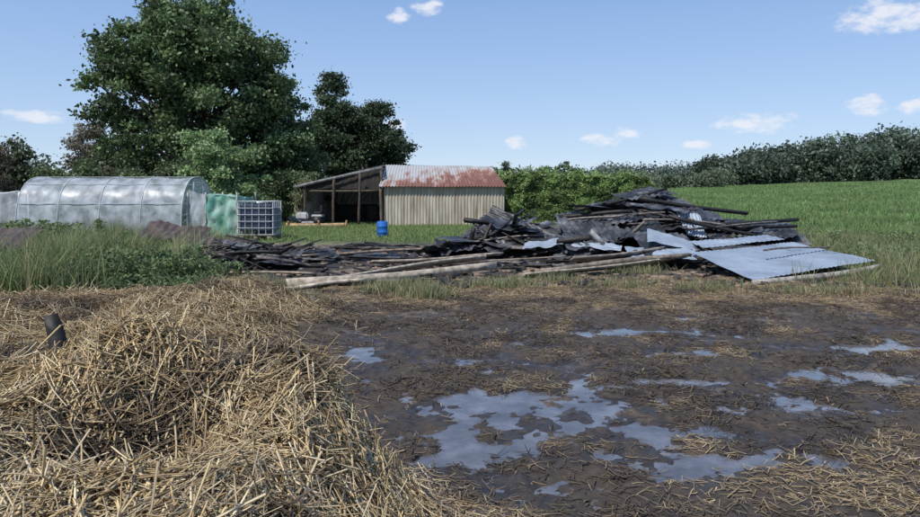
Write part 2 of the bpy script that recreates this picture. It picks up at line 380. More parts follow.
# ------------------------------------------------------------ grass blades
def blades(name,x,y,h,wd,col,lean=.35,z=None,parent=None):
    n=len(x); z=H(x,y) if z is None else z
    a=rng.uniform(0,2*np.pi,n); la=rng.uniform(0,2*np.pi,n); ln=np.abs(rng.normal(0,lean,n))*h
    s=np.stack([np.cos(a),np.sin(a),0*a],-1)*(wd/2)[:,None]; l=np.stack([np.cos(la),np.sin(la),0*la],-1)
    P=np.stack([x,y,z-.01],-1); up=np.array([0,0,1.])
    m=P+up*(h*.55)[:,None]+l*(ln*.35)[:,None]; t=P+up*h[:,None]+l*ln[:,None]
    V=np.stack([P-s,P+s,m+s*.8,m-s*.8,t],1).reshape(-1,3)
    loc=np.array([[0,1,2],[0,2,3],[3,2,4]]); F=(np.arange(n)[:,None,None]*5+loc[None]).reshape(-1,3)
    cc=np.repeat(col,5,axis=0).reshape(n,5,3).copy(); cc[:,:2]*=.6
    return mk(name,V,F,M_grass,cc.reshape(-1,3),parent)
def gcols(n,base,var=.3,dry=.1):
    c=np.array(base)*rng.uniform(1-var,1+var,(n,1))*rng.uniform(.9,1.1,(n,3))
    d=rng.random(n)<dry; c[d]=np.array([.40,.36,.22])*rng.uniform(.6,1.1,(d.sum(),1)); return c
def rust_area(x,y): return (gs(x,y,-11.3,13.6,2.2,1.5)>.35)|(gs(x,y,-7.6,17.3,1.3,1.6)>.35)
N=95000; y=rng.uniform(8.2,22,N); x=-rng.uniform(.15,.86,N)*y-1.0
dn=ss(-.4,.3,fbm(x,y,1.3,3,111)); edge=ss(9.0,10.4,y+1.0*fbm(x,y,2,2,113)+.35*(-x-4.5))*ss(.0,1.5,-x-4.9-.14*(y-10)+.8*fbm(x,y,1.5,2,115))
k=(rng.random(N)<dn*edge)&~(rust_area(x,y)&(rng.random(N)<.75)); x,y=x[k],y[k]; n=len(x)
hh=rng.uniform(.25,.85,n)*(.5+.8*ss(-.3,.4,fbm(x,y,1.6,2,117)))*np.where(y>15,.8,1)
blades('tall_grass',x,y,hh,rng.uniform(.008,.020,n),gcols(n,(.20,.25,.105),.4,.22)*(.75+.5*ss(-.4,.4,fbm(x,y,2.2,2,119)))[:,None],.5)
N=60000; y=rng.uniform(10.6,22,N); x=rng.uniform(4.5,17,N)
k=rng.random(N)<ss(5.8,7.2,x-.35*(y-11)+1.0*fbm(x,y,1.2,2,121))*ss(10.6,11.8,y+.8*fbm(x,y,1,2,123))*(.4+.6*ss(-.3,.2,fbm(x,y,.8,2,124)))
inside=(x<8.5)&(y>11.4+(x-4.9)*.56)&(y<16.8); k&=~inside
x,y=x[k],y[k]; n=len(x)
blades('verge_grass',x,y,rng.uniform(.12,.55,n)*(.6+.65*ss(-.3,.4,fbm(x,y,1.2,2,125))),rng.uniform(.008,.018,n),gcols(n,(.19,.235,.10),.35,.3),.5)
xs_,ys_=[],[]
for (cx,cy,rx,ry,nn) in [(-.9,10.4,.5,.35,1300),(-.45,9.9,.35,.25,600),(.7,10.9,.55,.35,800),(2.6,10.9,.5,.3,300),(3.9,10.6,.5,.3,350),(-2.2,9.2,.3,.3,300),(5.6,10.3,.8,.3,500),(7.5,10.0,.8,.4,500),(3.4,13.0,.5,.4,700),(1.7,11.6,.4,.3,300),(-3.4,11.2,.5,.4,500)]:
    xs_.append(rng.normal(cx,rx*.6,nn)); ys_.append(rng.normal(cy,ry*.6,nn))
x=np.concatenate(xs_); y=np.concatenate(ys_); n=len(x)
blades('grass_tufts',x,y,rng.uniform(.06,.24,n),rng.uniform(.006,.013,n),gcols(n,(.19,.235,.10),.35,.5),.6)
N=50000; y=rng.uniform(20,33,N); x=rng.uniform(-14,8,N); k=rng.random(N)<ss(20.4,21.8,y+.8*fbm(x,y,2,2,127)); x,y=x[k],y[k]; n=len(x)
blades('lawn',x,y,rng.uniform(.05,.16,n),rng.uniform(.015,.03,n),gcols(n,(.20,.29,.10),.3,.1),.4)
N=230000; y=21+rng.random(N)**1.9*128; x=rng.uniform(.1,.82,N)*y+2
k=rng.random(N)<ss(5.5,8.5,x-.05*(y-22)+1.2*fbm(x,y,3,3,63)); x,y=x[k],y[k]; n=len(x)
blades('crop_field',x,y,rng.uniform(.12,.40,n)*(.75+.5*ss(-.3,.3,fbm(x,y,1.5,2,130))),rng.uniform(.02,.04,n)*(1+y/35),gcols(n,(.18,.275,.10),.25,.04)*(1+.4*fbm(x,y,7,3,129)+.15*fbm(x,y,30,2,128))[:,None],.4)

# ------------------------------------------------------------ foliage
def leaf_mesh(name,P,size,col,parent,flat=.0,mat=M_leaf):
    n=len(P); a=rng.normal(size=(n,3)); a[:,2]*=(1-flat); a=nrm(a); b_=nrm(np.cross(a,rng.normal(size=(n,3))))
    s=size[:,None]; d1=a*s*.5; d2=b_*s*.3
    V=np.stack([P-d1,P+d2,P+d1,P-d2],1).reshape(-1,3)
    F=np.arange(n*4).reshape(n,4)
    return mk(name,V,F,mat,np.repeat(col,4,axis=0),parent)
def crown_points(lobes,nclump,nleaf,crad,shell=.45):
    vol=np.array([l[3]*l[4]*l[5] for l in lobes])**.75; pr=vol/vol.sum()
    li=rng.choice(len(lobes),nclump,p=pr); L_=np.array(lobes)[li]
    d=nrm(rng.normal(size=(nclump,3))); r=rng.random(nclump)**shell*rng.uniform(.78,1.15,nclump)
    Cc=L_[:,:3]+d*r[:,None]*L_[:,3:6]
    cr=crad*rng.uniform(.45,1.3,nclump)
    cnt=rng.choice(nclump,nleaf,p=cr**2/np.sum(cr**2))
    g=rng.normal(size=(nleaf,3))*np.array([1,1,.58])*.52
    P=Cc[cnt]+g*cr[cnt][:,None]
    return Cc,P,cnt
def tree(name,base,lobes,nclump,nleaf,crad,lsize,col,tr,th,var=.3,stems=1,nb=45,bark=(.09,.07,.055)):
    par=empty(name)
    Cc,P,cnt=crown_points(lobes,nclump,nleaf,crad)
    bz=float(H(base[0],base[1])); P[:,2]=np.maximum(P[:,2],bz+.15)
    cb=rng.uniform(1-var,1+var,nclump)
    c=np.array(col)*cb[cnt][:,None]*rng.uniform(.7,1.3,(nleaf,1))*rng.uniform(.92,1.08,(nleaf,3))
    leaf_mesh('foliage',P,lsize*rng.uniform(.6,1.4,nleaf),c,par)
    A=Acc()
    for s in range(stems):
        ox=(s-(stems-1)/2)*tr*4
        pts=[(base[0]+ox*(1+i*.25)+.15*math.sin(i*1.7+s),base[1]+.12*math.cos(i*1.3),bz-.2+th*i/7) for i in range(8)]
        rad=[tr*(1.35 if i==0 else 1)*(1-i/8.5) for i in range(8)]
        A.add(*tube(pts,rad,8),bark)
        for q in rng.choice(nclump,nb//stems):
            e=Cc[q]; i=int(min(6,max(2,(e[2]-bz-th*.2)/th*7*.7))); p=np.array(pts[i]); m=(p+e)/2+np.array([0,0,.25])+rng.normal(0,.15,3)
            A.add(*tube([p,p*.6+m*.4,m,m*.5+e*.5,e],np.array([.42,.34,.25,.15,.05])*tr*.75,5),bark)
    A.build('trunk_and_limbs',M_bark,par,True)
    return par
tree('broadleaf_tree',(-13.6,35),[(-14.5,35,9.2,3.6,3,2.7),(-12.6,35.3,7.6,4.0,3.5,3.6),(-16.8,35,7.2,2.8,2.8,3.0),(-11.4,35,9.4,1.6,2,1.5),(-13.8,35,11.1,1.6,1.5,1.3),(-10.6,36,5.2,2.2,2.6,2.8),(-15.5,35,4.2,3.2,2.6,2.2),(-12.5,35,3.5,3,2.5,2),(-18.0,35,8.6,2.0,1.5,1.6)],
     430,100000,.66,.21,(.11,.165,.07),.28,9,.45,nb=110)
tree('ash_tree',(-9.8,37),[(-9.9,37,4.6,1.5,2,2.9),(-9.2,37.3,3.4,1.7,2,2.4),(-10.8,37,6.0,1.3,1.6,1.6)],90,26000,.55,.18,(.11,.165,.065),.16,6)
tree('leafy_bush',(-10.6,29),[(-10.9,29,2.9,1.35,1.3,1.6),(-10.0,29,2.2,1.5,1.3,1.5),(-11.2,29,3.6,.7,.8,.7),(-10.6,29,1.2,1.9,1.4,1.2)],130,36000,.36,.13,(.24,.34,.155),.09,3,.25,3,nb=30)
tree('dark_tree',(-7.6,43),[(-8.3,43,6.0,1.6,1.8,2.2),(-8.3,43,8.2,.8,1.0,1.1),(-7.6,43,4.4,2.9,2,2.4),(-6.9,43,6.0,1.2,1.3,1.2)],160,42000,.52,.18,(.06,.09,.046),.2,8,.35)
tree('dark_tree',(-5.6,43.5),[(-5.7,43.5,5.2,1.6,1.7,2.1),(-5.6,43.5,6.9,.8,1,.8),(-5.0,43.5,4,1.5,1.6,1.9)],110,30000,.52,.18,(.06,.09,.046),.18,7,.35)
tree('conifer_shrub',(-21.5,31),[(-21.8,31,2.8,1.6,1.5,1.9),(-20.4,31.5,2.2,1.5,1.4,1.6),(-22.6,31,1.9,1.6,1.5,1.8)],90,20000,.45,.15,(.07,.09,.05),.12,3.5,.3)
tree('plum_tree',(-19.4,36),[(-19.8,36,3.6,1.6,1.5,1.8),(-18.4,36,3.0,1.6,1.5,1.7)],70,14000,.45,.15,(.22,.20,.16),.12,3.5,.3)
tree('garden_shrub',(-16.6,30),[(-17.2,30,1.7,1.5,1.2,1.4),(-15.4,30.5,1.6,1.6,1.2,1.3),(-13.6,30.5,1.8,1.6,1.2,1.5)],90,20000,.42,.14,(.10,.14,.065),.08,1.8,.35,2,nb=20)
tree('brown_shrub',(-19.3,27),[(-19.3,27,2.0,.9,.9,2.0),(-20.4,27,2.2,1.0,.9,2.2)],60,9000,.4,.13,(.10,.085,.065),.09,2.8,.35,3,nb=60)
tree('young_tree',(-7.6,32),[(-7.5,32,1.6,.45,.4,.7),(-7.2,32,2.4,.3,.3,.3)],22,1800,.25,.12,(.16,.19,.10),.05,2.3,.3,2,nb=24,bark=(.25,.22,.19))
tree('garden_shrub',(-8.9,34),[(-8.9,34,1.4,1.5,1,1.4),(-7.7,36,1.4,1.4,1,1.5)],50,12000,.4,.14,(.085,.125,.055),.06,1.8,.35,2,nb=16)
# hedge
n=80000; hx=rng.uniform(1.9,9.7,n); hy=np.zeros(n); top=2.46+.22*fbm(hx,hy,1.2,3,131)*2+.10*np.sin((hx-2)*.8)-.45*ss(9.0,9.9,hx)
hz=top*rng.random(n); s=rng.random(n)
hy=np.where(s<.65,33.2+np.abs(rng.normal(0,.10,n))+.35*fbm(hx,hz,.7,3,133),rng.uniform(33.2,35,n)); hz=np.where((s>.65)&(s<.9),top-np.abs(rng.normal(0,.1,n)),hz)
hz+=(rng.random(n)<.04)*rng.uniform(0,.35,n)*(hz>top-.2)
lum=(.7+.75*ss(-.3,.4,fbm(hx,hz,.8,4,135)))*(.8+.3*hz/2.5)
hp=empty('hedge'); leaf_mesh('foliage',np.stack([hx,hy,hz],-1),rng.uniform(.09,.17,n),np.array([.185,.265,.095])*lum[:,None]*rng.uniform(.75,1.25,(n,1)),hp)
A=Acc()
for i in range(26):
    xx=2.1+i*.29; A.add(*tube([(xx,34.1,-.1),(xx+.1,34,1),(xx-.05,34.1,2.1)],[.04,.03,.015],5),(.06,.05,.04))
A.build('stems',M_bark,hp)
def treeline(name,xs0,xs1,y0,h0,h1,wid,npt,leaf,col,dy=8,gap=0,under=True):
    P=[];Cc=[];A=Acc(); x=xs0
    while x<xs1:
        f=(x-xs0)/(xs1-xs0); h=(h0+(h1-h0)*f)*random.uniform(.78,1.15); r=wid*random.uniform(.7,1.35); yy=y0+random.uniform(-dy,dy); bz=float(H(x,yy,False))
        nc=30; ctr=np.array([x,yy,bz+h*.52]); d=nrm(rng.normal(size=(nc,3)))*(rng.random((nc,1))**.4)*np.array([r,r*.8,h*.46]); cc=ctr+d
        ci=rng.integers(0,nc,npt); p=cc[ci]+rng.normal(size=(npt,3))*np.array([1,1,.7])*r*.24
        if under:
            m=npt//3; q=np.stack([rng.uniform(x-wid*.8,x+wid*.8,m),rng.uniform(yy-2,yy+2,m),bz+rng.random(m)*h*.42],-1); p=np.vstack([p,q]); ci=np.concatenate([ci,rng.integers(0,nc,m)])
        p[:,2]=np.maximum(p[:,2],bz+.1)
        tb=random.uniform(.7,1.3); cb=rng.uniform(.65,1.35,nc)
        P.append(p); Cc.append(np.array(col)*tb*cb[ci][:,None]*rng.uniform(.8,1.2,(len(p),1)))
        A.add(*tube([(x,yy,bz-.5),(x+.2,yy,bz+h*.4),(x,yy,bz+h*.8)],[.3,.22,.08],6),(.07,.06,.05))
        x+=wid*random.uniform(.55,1.0)+(random.random()<.3)*gap
    P=np.vstack(P); par=empty(name)
    leaf_mesh('foliage',P,leaf*rng.uniform(.6,1.4,len(P)),np.vstack(Cc),par); A.build('trunks',M_bark,par,True)
treeline('distant_treeline',64,205,168,7.8,19.5,5.2,3000,.85,(.095,.13,.09),8)  # leaf colour paler and bluer: distance haze is painted into it
treeline('distant_treeline',18,90,235,5.5,8,5.5,1500,1.0,(.13,.165,.14),10)  # farther row, with more aerial haze put into the leaf colour
treeline('distant_trees',5,62,150,2.6,3.6,2.6,700,.5,(.13,.165,.10),10,gap=3)
treeline('distant_treeline',-190,-22,150,9,9,7,900,.9,(.075,.105,.07),15)
tree('distant_tree',(6.6,118),[(6.4,118,4.4,1.5,1.5,1.9),(8.2,118,4.6,1.5,1.5,2.2)],40,5000,.6,.35,(.13,.175,.10),.15,3.6,nb=14)
tree('distant_tree',(16.5,118),[(14.6,118,4.6,1.6,1.5,1.9),(18.5,118,4.9,2.6,1.5,2.0)],40,6000,.6,.35,(.13,.175,.10),.15,3.6,nb=14)

# ------------------------------------------------------------ polytunnel
pt_=empty('polytunnel_greenhouse')
mpl,ntp,b=newmat('greenhouse_film'); b.inputs['Base Color'].default_value=(.62,.68,.74,1); b.inputs['Roughness'].default_value=.35
tr=ntp.nodes.new('ShaderNodeBsdfTransparent'); tr.inputs[0].default_value=(.9,.93,.95,1)
nn=ntp.nodes.new('ShaderNodeTexNoise'); nn.inputs['Scale'].default_value=2.5; nn.inputs['Detail'].default_value=5
tcp=ntp.nodes.new('ShaderNodeTexCoord'); ntp.links.new(tcp.outputs['Object'],nn.inputs['Vector'])
mrp=ntp.nodes.new('ShaderNodeMapRange'); mrp.inputs[1].default_value=.35; mrp.inputs[2].default_value=.7; mrp.inputs[3].default_value=.25; mrp.inputs[4].default_value=.62
ntp.links.new(nn.outputs['Fac'],mrp.inputs[0])
ms=ntp.nodes.new('ShaderNodeMixShader'); ntp.links.new(mrp.outputs[0],ms.inputs[0]); ntp.links.new(tr.outputs[0],ms.inputs[1]); ntp.links.new(b.outputs[0],ms.inputs[2])
ntp.links.new(ms.outputs[0],ntp.nodes['Material Output'].inputs['Surface'])
T0,T1,TY,TW,TH=-14.9,-9.35,23.8,1.45,2.12
def arch(t):
    a=math.pi*t; c_,s_=math.cos(a),math.sin(a)
    return TY-TW*math.copysign(abs(c_)**.8,c_), TH*abs(s_)**.62
nu,nv=90,28; V=[]
for i in range(nu+1):
    xx=T0+(T1-T0)*i/nu
    rib=abs(math.sin(math.pi*i/nu*4)); 
    for j in range(nv+1):
        yy,zz=arch(j/nv); wr=1-.022*rib+.016*float(pn(i*.25,j*.5,7)); V.append((xx,TY+(yy-TY)*wr,zz*wr))
idx=np.arange(len(V)).reshape(nu+1,nv+1)
F=np.stack([idx[:-1,:-1],idx[1:,:-1],idx[1:,1:],idx[:-1,1:]],-1).reshape(-1,4)
mk('film_cover',V,F,mpl,None,pt_,True)
for xe,nm in ((T0+.01,'end_film_far'),(T1-.01,'end_film')):
    V=[]
    for j in range(nv+1):
        yy,zz=arch(j/nv); V+= [(xe,yy*.99+TY*.01,0),(xe,yy*.99+TY*.01,zz*.98)]
    F=[[2*j,2*j+2,2*j+3,2*j+1] for j in range(nv)]
    mk(nm,V,F,mpl,None,pt_)
A=Acc()
for i in range(5):
    xx=T0+(T1-T0)*i/4
    A.add(*tube([(xx,arch(j/24)[0],arch(j/24)[1]+.005) for j in range(25)],.018,6),(.42,.44,.46))
for t in (.13,.3,.5,.7,.87):
    yy,zz=arch(t); A.add(*tube([(T0,yy,zz),((T0+T1)/2,yy,zz),(T1,yy,zz)],.012,5),(.36,.38,.4))
for dy in (-.45,.45): A.add(*plank((T1+.03,TY+dy,0),(T1+.03,TY+dy,1.9),.05,.05),(.5,.5,.48))
A.add(*plank((T1+.03,TY-.45,1.9),(T1+.03,TY+.45,1.9),.05,.05),(.5,.5,.48))
A.build('frame_hoops',M_paint,pt_,True)
P=np.stack([rng.uniform(T0+.3,T1-.3,5000),rng.uniform(TY-1,TY+1,5000),rng.random(5000)**1.4*1.1+.05],-1)
leaf_mesh('tomato_plants',P,rng.uniform(.08,.2,5000),np.array([.08,.13,.05])*rng.uniform(.6,1.3,(5000,1)),pt_)
ls=empty('cold_frame')
A=Acc()
for (a,b2) in (((-15.9,23,0),(-15.9,23,1.55)),((-15.2,23,0),(-15.2,23,1.6)),((-15.9,23,1.55),(-15.2,23,1.6)),((-15.9,24.6,0),(-15.9,24.6,1.55)),((-15.9,23,1.55),(-15.9,24.6,1.55))): A.add(*plank(a,b2,.05,.05),(.5,.52,.54))
A.build('frame',M_paint,ls)
A=Acc(); A.add(*sheet((-15.9,22.97,.1),(-15.2,22.97,.1),(-15.2,22.97,1.58),(-15.9,22.97,1.53),1,.0,.02)); A.build('film_panel',mpl,ls,True)
# ------------------------------------------------------------ netting enclosure
gn=empty('netting_enclosure')
mnet,ntn,b=newmat('green_net'); b.inputs['Roughness'].default_value=.7
tcn=ntn.nodes.new('ShaderNodeTexCoord'); nn=ntn.nodes.new('ShaderNodeTexNoise'); nn.inputs['Scale'].default_value=2.2; nn.inputs['Detail'].default_value=6
ntn.links.new(tcn.outputs['Object'],nn.inputs['Vector']); r=ntn.nodes.new('ShaderNodeValToRGB'); ntn.links.new(nn.outputs['Fac'],r.inputs[0])
r.color_ramp.elements[0].position=.38; r.color_ramp.elements[0].color=(.08,.28,.21,1); r.color_ramp.elements[1].position=.62; r.color_ramp.elements[1].color=(.40,.56,.50,1)
ntn.links.new(r.outputs[0],b.inputs['Base Color'])
tr=ntn.nodes.new('ShaderNodeBsdfTransparent'); ms=ntn.nodes.new('ShaderNodeMixShader'); ms.inputs[0].default_value=.85
ntn.links.new(tr.outputs[0],ms.inputs[1]); ntn.links.new(b.outputs[0],ms.inputs[2]); ntn.links.new(ms.outputs[0],ntn.nodes['Material Output'].inputs['Surface'])
A=Acc()
A.add(*sheet((-8.6,22.6,.02),(-7.5,22.5,.02),(-7.5,22.55,1.45),(-8.6,22.6,1.52),3,.035,.09,seed=3))
A.add(*sheet((-7.5,22.5,.02),(-7.45,24.2,.02),(-7.45,24.2,1.4),(-7.5,22.55,1.45),3,.025,.05,seed=4))
A.add(*sheet((-8.6,22.6,1.52),(-7.5,22.55,1.45),(-7.45,24.2,1.4),(-8.6,24.2,1.5),2,.02,.05,.08,seed=5))
A.build('green_net',mnet,gn,True)
A=Acc(); A.add(*sheet((-9.25,22.75,.02),(-8.63,22.62,.02),(-8.63,22.62,1.5),(-9.25,22.75,1.66),2,.02,.05,seed=6)); A.build('white_film',mpl,gn,True)
A=Acc()
for p in ((-9.27,22.7),(-8.62,22.57),(-7.5,22.46),(-7.43,24.2),(-8.62,24.25)): A.add(*plank((p[0],p[1],0),(p[0],p[1],1.58),.045,.045),(.35,.33,.3))
A.build('posts',M_wood,gn)
# ------------------------------------------------------------ IBC water tank
ib=empty('ibc_water_tank'); bx,by=-6.78,22.6
def bevel_box(name,c,s,bev,mat,col,parent):
    me=bpy.data.meshes.new(name); bm=bmesh.new(); bmesh.ops.create_cube(bm,size=1)
    for v in bm.verts: v.co=Vector((v.co.x*s[0]+c[0],v.co.y*s[1]+c[1],v.co.z*s[2]+c[2]))
    bmesh.ops.bevel(bm,geom=bm.edges[:],offset=bev,segments=3,affect='EDGES'); bm.to_mesh(me); bm.free()
    a=me.attributes.new('Col','FLOAT_COLOR','POINT'); a.data.foreach_set('color',np.tile(np.array([*col,1],np.float32),len(me.vertices)))
    me.materials.append(mat); o=bpy.data.objects.new(name,me); COL.objects.link(o); o.parent=parent; return o
bevel_box('plastic_tank',(bx,by,.72),(1.1,.92,1.0),.08,M_paint,(.03,.045,.075),ib)
A=Acc(); gc=(.45,.48,.51)
for i in range(6):
    xx=bx-.57+i*1.14/5
    for yy in (by-.49,by+.49): A.add(*tube([(xx,yy,.16),(xx,yy,.7),(xx,yy,1.28)],.011,6),gc)
for i in range(6):
    yy=by-.49+i*.98/5
    for xx in (bx-.585,bx+.585): A.add(*tube([(xx,yy,.16),(xx,yy,.7),(xx,yy,1.28)],.011,6),gc)
for i in range(6):
    zz=.18+i*.22
    A.add(*tube([(bx-.6,by-.51,zz),(bx,by-.51,zz),(bx+.6,by-.51,zz)],.011,6),gc); A.add(*tube([(bx+.6,by-.51,zz),(bx+.6,by,zz),(bx+.6,by+.51,zz)],.011,6),gc)
    A.add(*tube([(bx-.6,by-.51,zz),(bx-.6,by,zz),(bx-.6,by+.51,zz)],.011,6),gc); A.add(*tube([(bx-.6,by+.51,zz),(bx,by+.51,zz),(bx+.6,by+.51,zz)],.011,6),gc)
A.build('cage',M_paint,ib,True)
A=Acc()
for dx in (-.45,0,.45): A.add(*box((bx+dx,by,.06),(.14,1.0,.12)),(.2,.17,.13))
A.add(*box((bx,by,.14),(1.2,1.0,.035)),(.22,.19,.15)); A.build('pallet',M_wood,ib)
A=Acc(); A.add(*cyl((bx,by,1.21),.11,.06)); A.add(*cyl((bx,by-.5,.26),.04,.14,'y'),(.02,.02,.02)); A.build('cap_and_valve',M_paint,ib,True)
# ------------------------------------------------------------ shed
sh=empty('corrugated_shed')
M_wall=noise_mat('shed_wall',[(.28,(.14,.10,.07)),(.42,(.32,.28,.22)),(.58,(.43,.40,.34)),(.8,(.48,.455,.405))],1.3,.7,0,.004,(3,3,.45))
A=Acc(); A.add(*sheet((-3.55,31,.02),(2.05,31,.02),(2.05,31,1.86),(-3.55,31,1.86),38,.028,.012,nv=6)); A.build('front_wall',M_wall,sh,True)
A=Acc(); A.add(*sheet((2.05,31,.02),(2.05,35.6,.02),(2.05,35.6,1.9),(2.05,31,1.86),30,.022,.006,nv=4)); A.add(*sheet((2.05,35.6,.02),(-7.3,35.6,.02),(-7.3,35.6,1.8),(2.05,35.6,1.8),50,.022,.006,nv=4));A.add(*sheet((-7.3,31.2,.02),(-7.3,35.6,.02),(-7.3,35.6,1.75),(-7.3,31.2,1.75),30,.022,.006,nv=4)); A.build('side_and_back_walls',M_wall,sh,True)
A=Acc(); A.add(*sheet((-3.6,31.02,.02),(-3.6,35.5,.02),(-3.6,35.5,2.0),(-3.6,31.02,1.84),28,.022,.006,nv=4)); A.build('partition_wall',M_rustsheet,sh,True)
mr_,ntr,b=newmat('rusty_roof'); Lr=ntr.links; tcr=ntr.nodes.new('ShaderNodeTexCoord'); spr=ntr.nodes.new('ShaderNodeSeparateXYZ'); Lr.new(tcr.outputs['Object'],spr.inputs[0])
nr=ntr.nodes.new('ShaderNodeTexNoise'); nr.inputs['Scale'].default_value=1.4; nr.inputs['Detail'].default_value=8; nr.inputs['Roughness'].default_value=.7
mpr=ntr.nodes.new('ShaderNodeMapping'); mpr.inputs['Scale'].default_value=(2.2,.7,.7); Lr.new(tcr.outputs['Object'],mpr.inputs[0]); Lr.new(mpr.outputs[0],nr.inputs['Vector'])
def MR(op,a,b_):
    n=ntr.nodes.new('ShaderNodeMath'); n.operation=op
    for i,v in enumerate((a,b_)):
        if isinstance(v,(int,float)): n.inputs[i].default_value=v
        else: Lr.new(v,n.inputs[i])
    return n.outputs[0]
fx=MR('MULTIPLY',MR('ADD',spr.outputs[0],.9),.045); fz=MR('MULTIPLY',MR('SUBTRACT',2.5,spr.outputs[2]),.26)
val=MR('ADD',MR('ADD',nr.outputs['Fac'],fx),fz)
rmp=ntr.nodes.new('ShaderNodeValToRGB'); Lr.new(val,rmp.inputs[0]); e=rmp.color_ramp.elements
e[0].position=.42; e[0].color=(.36,.37,.38,1); e[1].position=.70; e[1].color=(.15,.065,.048,1); q=e.new(.52); q.color=(.32,.265,.24,1); q=e.new(.57); q.color=(.24,.115,.085,1)
Lr.new(rmp.outputs[0],b.inputs['Base Color']); b.inputs['Roughness'].default_value=.65
A=Acc(); A.add(*sheet((-3.75,30.75,1.84),(2.15,30.75,1.84),(1.6,33.6,2.86),(-3.75,33.6,2.95),40,.022,.012,nv=10)); A.build('roof_front',mr_,sh,True)
A=Acc(); A.add(*sheet((-3.75,33.6,2.96),(1.6,33.6,2.87),(2.1,35.8,1.9),(-3.75,35.8,1.9),40,.022,.012,nv=6)); A.build('roof_back',mr_,sh,True)
M_fib=noise_mat('lean_to_roof_sheet',[(.3,(.06,.06,.062)),(.55,(.13,.13,.135)),(.75,(.22,.22,.22))],2,.8,0,.01)
A=Acc(); A.add(*sheet((-7.7,30.9,1.86),(-7.7,35.7,2.02),(-3.72,35.7,3.0),(-3.72,31.6,2.83),28,.022,.01,nv=10)); A.build('lean_to_roof',M_fib,sh,True)
A=Acc()
A.add(*plank((-7.7,30.86,1.80),(-3.7,31.45,2.74),.03,.13),(.17,.17,.17))
A.add(*plank((-3.66,30.9,0),(-3.66,30.9,1.84),.14,.12),(.12,.09,.07)); A.add(*plank((-3.7,31.5,1.84),(-3.7,31.5,2.78),.12,.12),(.10,.08,.07))
for xx in (-7.25,-5.9,-4.7): A.add(*plank((xx,31.05,-.05),(xx+.03,31.05,1.95+(xx+7.25)*.2),.10,.10),(.07,.055,.045))
A.add(*plank((-7.3,31.1,1.62),(-3.7,31.1,1.66),.08,.10),(.08,.065,.05)); A.build('posts_and_beams',M_wood,sh)
A=Acc(); A.add(*sheet((-3.75,31.35,1.86),(-3.75,33.6,1.86),(-3.75,33.6,2.93),(-3.75,31.35,2.1),6,.02,.01))
A.add(*sheet((-7.5,31.2,1.75),(-3.8,31.5,1.72),(-3.8,31.6,2.66),(-7.5,31.2,1.80),10,.01,.01)); A.build('gable_sheet',noise_mat('dark_boarding',[(.3,(.015,.013,.012)),(.7,(.045,.038,.032))],3,.85,0,.01,(4,1,.5)),sh,True)
A=Acc()
A.add(*box((-5.4,34.5,.5),(2.2,.6,.9)),(.03,.025,.02)); A.add(*box((-4.3,33.6,.45),(.7,.6,.85)),(.05,.04,.03))
for i in range(6): A.add(*plank((-6.6+i*.1,34.6,.1),(-6.4+i*.35,34.9,1.6),.08,.03),(.06,.045,.03))
A.build('stored_timber',M_wood,sh)
te=empty('timber_edging'); A=Acc()
A.add(*plank((-7.6,29.6,.10),(-5.1,29.9,.10),.06,.2),(.34,.235,.13)); A.add(*plank((-7.7,29.6,.1),(-7.9,31.4,.1),.06,.2),(.32,.22,.12))
for xx in (-7.6,-6.3,-5.1): A.add(*plank((xx,29.55+.12*(xx+7.6),-.1),(xx,29.55+.12*(xx+7.6),.32),.07,.07),(.30,.21,.12))
A.build('boards',M_wood,te)
mo=empty('ride_on_mower'); A=Acc(); mx0,my0=-6.9,30.6
for (dx,dy,rr_) in ((-.35,-.28,.17),(-.35,.28,.17),(.4,-.3,.24),(.4,.3,.24)): A.add(*cyl((mx0+dx,my0+dy,rr_),0,.14,'y',16,[(.001,0),(rr_*.55,0),(rr_*.6,.02),(rr_,.02),(rr_,.12),(rr_*.6,.12),(rr_*.55,.14),(.001,.14)]),(.015,.015,.015))
A.build('wheels',M_paint,mo)
bevel_box('hood',(mx0-.32,my0,.5),(.55,.42,.34),.07,M_paint,(.42,.42,.42),mo); bevel_box('fender',(mx0+.38,my0,.5),(.5,.62,.12),.04,M_paint,(.38,.38,.38),mo)
bevel_box('seat',(mx0+.38,my0,.64),(.34,.38,.1),.03,M_paint,(.03,.03,.03),mo); bevel_box('seat_back',(mx0+.56,my0,.82),(.09,.36,.34),.03,M_paint,(.03,.03,.03),mo)
bevel_box('deck',(mx0,my0,.2),(.6,.8,.12),.04,M_paint,(.3,.3,.3),mo)
A=Acc(); A.add(*tube([(mx0-.1,my0,.5),(mx0,my0,.72),(mx0+.08,my0,.85)],.02,6),(.02,.02,.02)); A.add(*tube([(mx0+.08,my0+.16*math.cos(a),.86+.12*math.sin(a)) for a in np.linspace(0,6.28,14)],.016,6),(.02,.02,.02)); A.build('steering',M_paint,mo,True)
bb=empty('blue_barrel'); A=Acc(); r0=.19
prof=[(.001,0),(r0*.9,0),(r0,.03),(r0,.14),(r0*1.06,.155),(r0,.17),(r0,.34),(r0*1.06,.355),(r0,.37),(r0,.5),(r0*.9,.54),(r0*.9,.52),(.001,.52)]
A.add(*cyl((-2.75,23.6,.02),0,0,'z',22,prof),(.02,.12,.42)); A.build('drum',M_paint,bb,True)
A=Acc(); A.add(*cyl((-2.68,23.55,.53),.035,.04),(.02,.02,.03)); A.build('bung',M_paint,bb)
